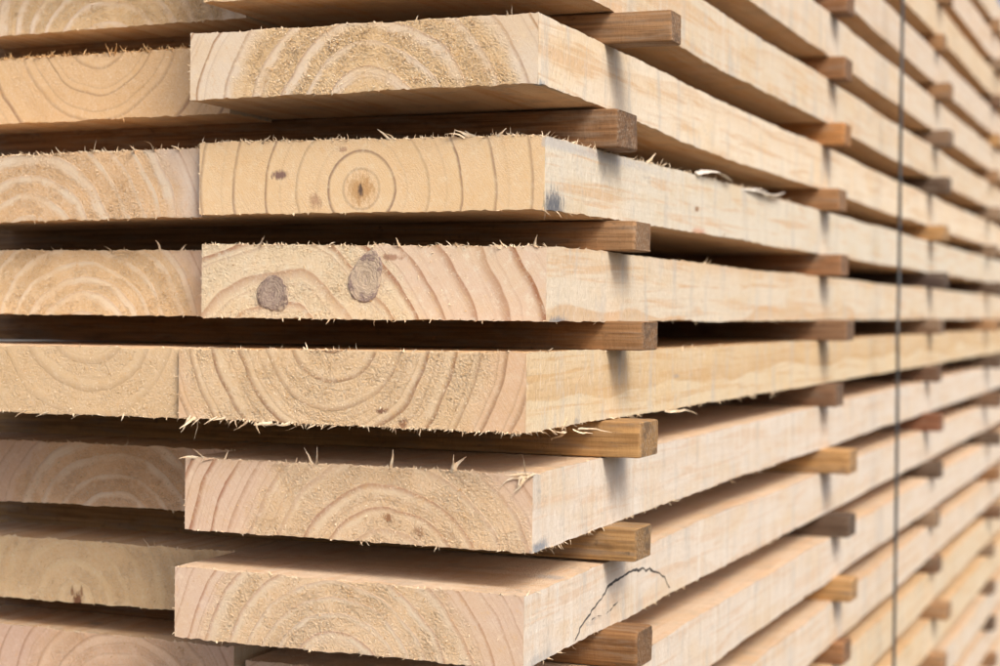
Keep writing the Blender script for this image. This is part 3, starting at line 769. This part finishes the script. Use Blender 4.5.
# ------------------------------------------------------------------ spacer sticks
def stick_material():
    mat = bpy.data.materials.new('weathered stick wood')
    g = NT(mat)
    x, y, z = g.xyz()
    oi = g.n('ShaderNodeObjectInfo')
    rnd = g.mul(oi.outputs['Random'], 700.0)
    gn = g.noise(g.vec(g.add(g.mul(x, .012), rnd), g.mul(y, .33), g.mul(z, .40)), 1.0, 4.0, .6)
    ln = g.noise(g.vec(g.add(g.mul(x, .004), rnd), g.mul(y, .20), g.mul(z, .28)), 1.0, 2.0, .5, .4)
    wv = g.m('FRACT', g.mul(ln, 5.0))
    blot = g.noise(g.vec(g.add(g.mul(x, .03), rnd), g.mul(y, .06), g.mul(z, .09)), 1.0, 4.0, .65)
    tooth = g.noise(g.vec(g.add(g.mul(x, .5), rnd), g.mul(y, .25), g.mul(z, .12)), 1.0, 3.0, .7)
    c = oi.outputs['Color']
    dk = g.mix(1.0, c, (.66, .57, .49), 'MULTIPLY')
    lt = g.mix(1.0, c, (1.28, 1.22, 1.15), 'MULTIPLY')
    k = g.mix(g.ss(gn, .38, .68), lt, dk)
    k = g.mix(g.mul(g.ss(wv, .45, .95), .28), k, dk)
    k = g.mix(g.ss(blot, .52, .72, 0.0, .55), k, g.mix(1.0, c, (.40, .36, .34), 'MULTIPLY'))
    k = g.mix(g.ss(tooth, .55, .75, 0.0, .35), k, dk)
    # sawn end of the stick: greyer, with crossing grain
    ge = g.n('ShaderNodeNewGeometry'); s = g.n('ShaderNodeSeparateXYZ')
    vt = g.n('ShaderNodeVectorTransform'); vt.vector_type = 'NORMAL'; vt.convert_from = 'WORLD'; vt.convert_to = 'OBJECT'
    g.t.links.new(ge.outputs['True Normal'], vt.inputs[0]); g.t.links.new(vt.outputs[0], s.inputs[0])
    em = g.ss(g.m('ABSOLUTE', s.outputs[0]), .6, .8)
    dr = g.m('SQRT', g.add(g.m('POWER', g.add(y, 30.0), 2.0), g.m('POWER', g.add(z, 22.0), 2.0)))
    rg = g.m('FRACT', g.add(g.m('DIVIDE', dr, 3.4), g.mul(blot, 2.0)))
    en = g.noise(g.vec(g.add(x, rnd), y, z), .55, 4.0, .7)
    ec = g.mix(g.mul(g.ss(rg, .5, .95), .6), g.mix(1.0, c, (.98, .95, .95), 'MULTIPLY'), g.mix(1.0, c, (.42, .32, .27), 'MULTIPLY'))
    ec = g.mix(g.ss(en, .46, .66, 0.0, .70), ec, (.36, .29, .21))
    ec = g.mix(g.ss(blot, .48, .62, 0.0, .6), ec, (.10, .07, .05))
    wx = g.noise(g.vec(g.add(g.mul(x, .02), rnd), g.mul(y, .12), g.mul(z, .16)), 1.0, 4.0, .7)
    k = g.mix(g.ss(wx, .46, .68, 0.0, .60), k, (.25, .20, .15))
    dirt = g.noise(g.vec(g.add(g.mul(x, .12), rnd), g.mul(y, .15), g.mul(z, .15)), 1.0, 4.0, .75)
    k = g.mix(g.ss(dirt, .58, .72, 0.0, .60), k, (.075, .05, .035))
    k = g.mix(em, k, ec)
    h = g.add(g.mul(g.sub(gn, .5), .45), g.add(g.mul(g.sub(tooth, .5), .35), g.mul(em, g.mul(g.sub(en, .5), 1.6))))
    g.done(k, .75, h, 'BUMP', mat, spec=.25)
    return mat
STM = stick_material()

def stick_mesh(L, wd, seed, rnd_=1.2):
    """unit height 20 mm stick, local x from -L to 0, y from 0 to wd, slightly bowed and with worn arrises"""
    r = np.random.default_rng(seed)
    h = 20.0
    prof = []
    for (cy, cz, a0) in ((rnd_, rnd_, 180), (wd - rnd_, rnd_, 270), (wd - rnd_, h - rnd_, 0), (rnd_, h - rnd_, 90)):
        for a in (0, 30, 60, 90):
            q = math.radians(a0 + a)
            prof.append((cy + rnd_ * math.cos(q), cz + rnd_ * math.sin(q)))
    xs = [0.0, -.8, -2.0] + list(np.linspace(-8, -L, 46))
    V, F = [], []
    n = len(prof)
    for i, xx in enumerate(xs):
        sh = .94 if i == 0 else (.985 if i == 1 else 1.0)
        dy = wobble(np.array(xx), seed, 120.0, .6)
        for (py, pz) in prof:
            q = wobble(np.array(xx * 1.0 + py * 9), seed + 2, 14.0, .16)
            V.append((xx + (r.normal(0, .25) if i == 0 else 0), wd / 2 + (py - wd / 2) * sh + dy + q, h / 2 + (pz - h / 2) * sh))
    for i in range(len(xs) - 1):
        for j in range(n):
            a, b = i * n + j, i * n + (j + 1) % n
            F.append((a, a + n, b + n, b))
    F.append(tuple(range(n)))
    F.append(tuple(range((len(xs) - 1) * n, len(xs) * n))[::-1])
    me = new_mesh('spacer_stick', np.array(V) * MM, F, STM, smooth=True)
    me.polygons[len(me.polygons) - 1].use_smooth = False
    me.polygons[len(me.polygons) - 2].use_smooth = False
    return me
SL = 690.0
SM = [stick_mesh(SL, wd, 40 + i, rn) for i, (wd, rn) in enumerate(((38, .8), (33, 1.0), (32, .7), (36, 1.0), (34, 4.0), (20, 1.2)))]
GOLD, BROWN, RED, DARK, MID = (.47, .29, .125), (.33, .19, .09), (.28, .16, .08), (.10, .068, .048), (.36, .22, .115)
# below each row k-1 and above row k: first upright column of sticks: (y, protrusion, mesh, colour)
S0 = {0: (110, 41, 5, MID), 1: (97, 13, 0, RED), 2: (120, 17, 1, MID), 3: (118, 23, 2, BROWN), 4: (113, 24, 3, GOLD), 5: (117, 20.5, 2, (.40, .25, .11)), 6: (117, 21.5, 4, (.26, .14, .06))}
S1 = {-3: RED, -2: (.26, .135, .065), -1: (.27, .145, .07), 0: (.44, .22, .08), 1: (.31, .175, .085), 2: (.30, .16, .08), 3: (.2, .12, .07), 4: (.17, .10, .06), 5: GOLD, 6: DARK, 7: GOLD, 8: (.27, .14, .065), 9: RED}
S2 = {2: (.07, .05, .045), 1: GOLD, 4: (.14, .08, .05), 6: DARK, 5: (.2, .09, .05)}
YN = [115.0, 765.0, 1452.0, 2130.0, 2800.0]
COLN = ['front stick column', 'second stick column', 'third stick column', 'fourth stick column', 'far end stick column']
CN = {GOLD: 'golden brown', DARK: 'blackish', RED: 'reddish brown', MID: 'grey brown', BROWN: 'brown'}
rr = random.Random(5)
for k in range(-5, 14):
    for n, yn in enumerate(YN):
        y_, pr, mi, cc = yn + rr.uniform(-22, 22), rr.uniform(13, 26) + XJ[k] * .5, rr.choice([0, 1, 2, 3, 3]), rr.choice([BROWN, RED, MID, (.22, .15, .10), (.26, .19, .13), (.22, .12, .065), (.17, .10, .06), DARK, DARK, GOLD])
        if n == 0 and k in S0: y_, pr, mi, cc = S0[k]
        if n == 1:
            pr += 2
            y_ = 765 + min(40, max(-8, (k - 4) * 9)) + rr.uniform(-6, 6)
            if k in S1: cc = S1[k]
        if n == 2 and k in S2: cc = S2[k]
        # sits on row k, carries row k-1
        top = BOARD[ROW[k][0]] if k in ROW else None
        if n == 0 and k in ROW:
            f, b = SURF[ROW[k][0]], BOARD[ROW[k][0]]
            zlo = max(f(np.array(-x_), np.array(1.0), np.array(y_ + 15 - b.location.y * 1000))[2] * 1000 for x_ in (10., 200.)) + (b.location.z - ZC) * 1000
        else:
            zlo = TOP[k]
        if n == 0 and k - 1 in ROW:
            f, b = SURF[ROW[k - 1][0]], BOARD[ROW[k - 1][0]]
            zhi = min(f(np.array(-x_), np.array(0.0), np.array(y_ + 15 - b.location.y * 1000))[2] * 1000 for x_ in (10., 200.)) + (b.location.z - ZC) * 1000
        else:
            zhi = TOP[k - 1] - TH
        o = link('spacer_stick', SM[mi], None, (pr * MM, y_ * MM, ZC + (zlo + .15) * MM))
        o.scale = (1, 1, max(.6, (zhi - zlo - .3) / 20.0))
        o.rotation_euler = (0, 0, math.radians(rr.uniform(-.5, .5)) if n else 0.0)
        gap_shade = .78 if n == 0 else .95  # front sticks darker: the shade of the gaps is put into their colour
        o.color = (cc[0] * gap_shade, cc[1] * gap_shade, cc[2] * gap_shade, 1.0)
        cname = CN.get(cc, 'dark brown' if cc[0] < .3 else 'brown')
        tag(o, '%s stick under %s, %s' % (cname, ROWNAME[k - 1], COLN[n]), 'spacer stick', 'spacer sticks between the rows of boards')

# ------------------------------------------------------------------ steel wire tied round the pile
wm = bpy.data.materials.new('blued steel wire')
g = NT(wm)
x, y, z = g.xyz()
nn = g.noise(g.vec(x, y, z), .05, 3.0, .6)
g.done(g.mix(g.ss(nn, .4, .65), (.055, .062, .07), (.12, .115, .11)), .5, spec=.5, metallic=.35)
ztop, zbot = (TOP[-6]) * MM, (TOP[13] - TH) * MM
path = []
WY, WX, RW = 1.046, .0285, .0018
for t in np.linspace(0, 1, 60):
    zz = zbot - .003 + (ztop + .003 - zbot + .003) * t
    kink = .004 * math.exp(-((zz - -.02) / .03) ** 2) - .0028 * sstep(np.array((zz + .02) / .08)) + .002 * math.sin(zz * 9)
    path.append((WX + kink * .3, WY - kink * 3.0, ZC + zz))
path += [(.018, WY, ZC + ztop + RW), (-.05, WY, ZC + ztop + RW), (-.64, WY, ZC + ztop + RW), (-.648, WY, ZC + ztop - .01), (-.648, WY, ZC + zbot + .01), (-.64, WY, ZC + zbot - RW), (.02, WY, ZC + zbot - RW)]
V, F = [], []
path = [np.array(p) for p in path]
NP = len(path)
for i, p in enumerate(path):
    d = path[(i + 1) % NP] - path[i - 1]
    d /= np.linalg.norm(d)
    a = np.cross(d, (0, 1, 0)); a /= np.linalg.norm(a)
    b = np.cross(d, a)
    for q in range(8):
        w = 2 * math.pi * q / 8
        V.append(p + RW * (a * math.cos(w) + b * math.sin(w)))
for i in range(NP):
    for q in range(8):
        a, b, c2, d2 = i * 8 + q, i * 8 + (q + 1) % 8, ((i + 1) % NP) * 8 + (q + 1) % 8, ((i + 1) % NP) * 8 + q
        F.append((a, b, c2, d2))
tag(link('binding_wire', new_mesh('binding_wire', V, F, wm)), 'thin dark steel wire pulled upright across the board edges', 'wire')

# ------------------------------------------------------------------ bearers under the pile
bz = ZC + (TOP[13] - TH) * MM
BM = bpy.data.materials.new('bearer wood')
g = NT(BM)
x, y, z = g.xyz()
g.done(g.mix(g.ss(g.noise(g.vec(g.mul(x, .01), g.mul(y, .1), g.mul(z, .1)), 1.0, 4.0), .35, .65), (.20, .13, .08), (.32, .22, .13)), .85, spec=.2)
def bearer_mesh(L, w, h):
    r_ = .006
    prof = [(r_, 0), (w - r_, 0), (w, r_), (w, h - r_), (w - r_, h), (r_, h), (0, h - r_), (0, r_)]
    V = [(xx, a, b) for xx in (.03, -L) for (a, b) in prof]
    F = [(i, i + 8, (i + 1) % 8 + 8, (i + 1) % 8) for i in range(8)] + [tuple(range(8)), tuple(range(8, 16))[::-1]]
    return new_mesh('bearer', V, F, BM, smooth=False)
bme = bearer_mesh(.68, .09, bz - .0005)
for n, yn in enumerate(YN[:]):
    tag(link('bearer', bme, None, (0, yn * MM - .03, 0)), 'square timber bearer on the ground under the %s' % COLN[n], 'bearer', 'bearers under the pile')
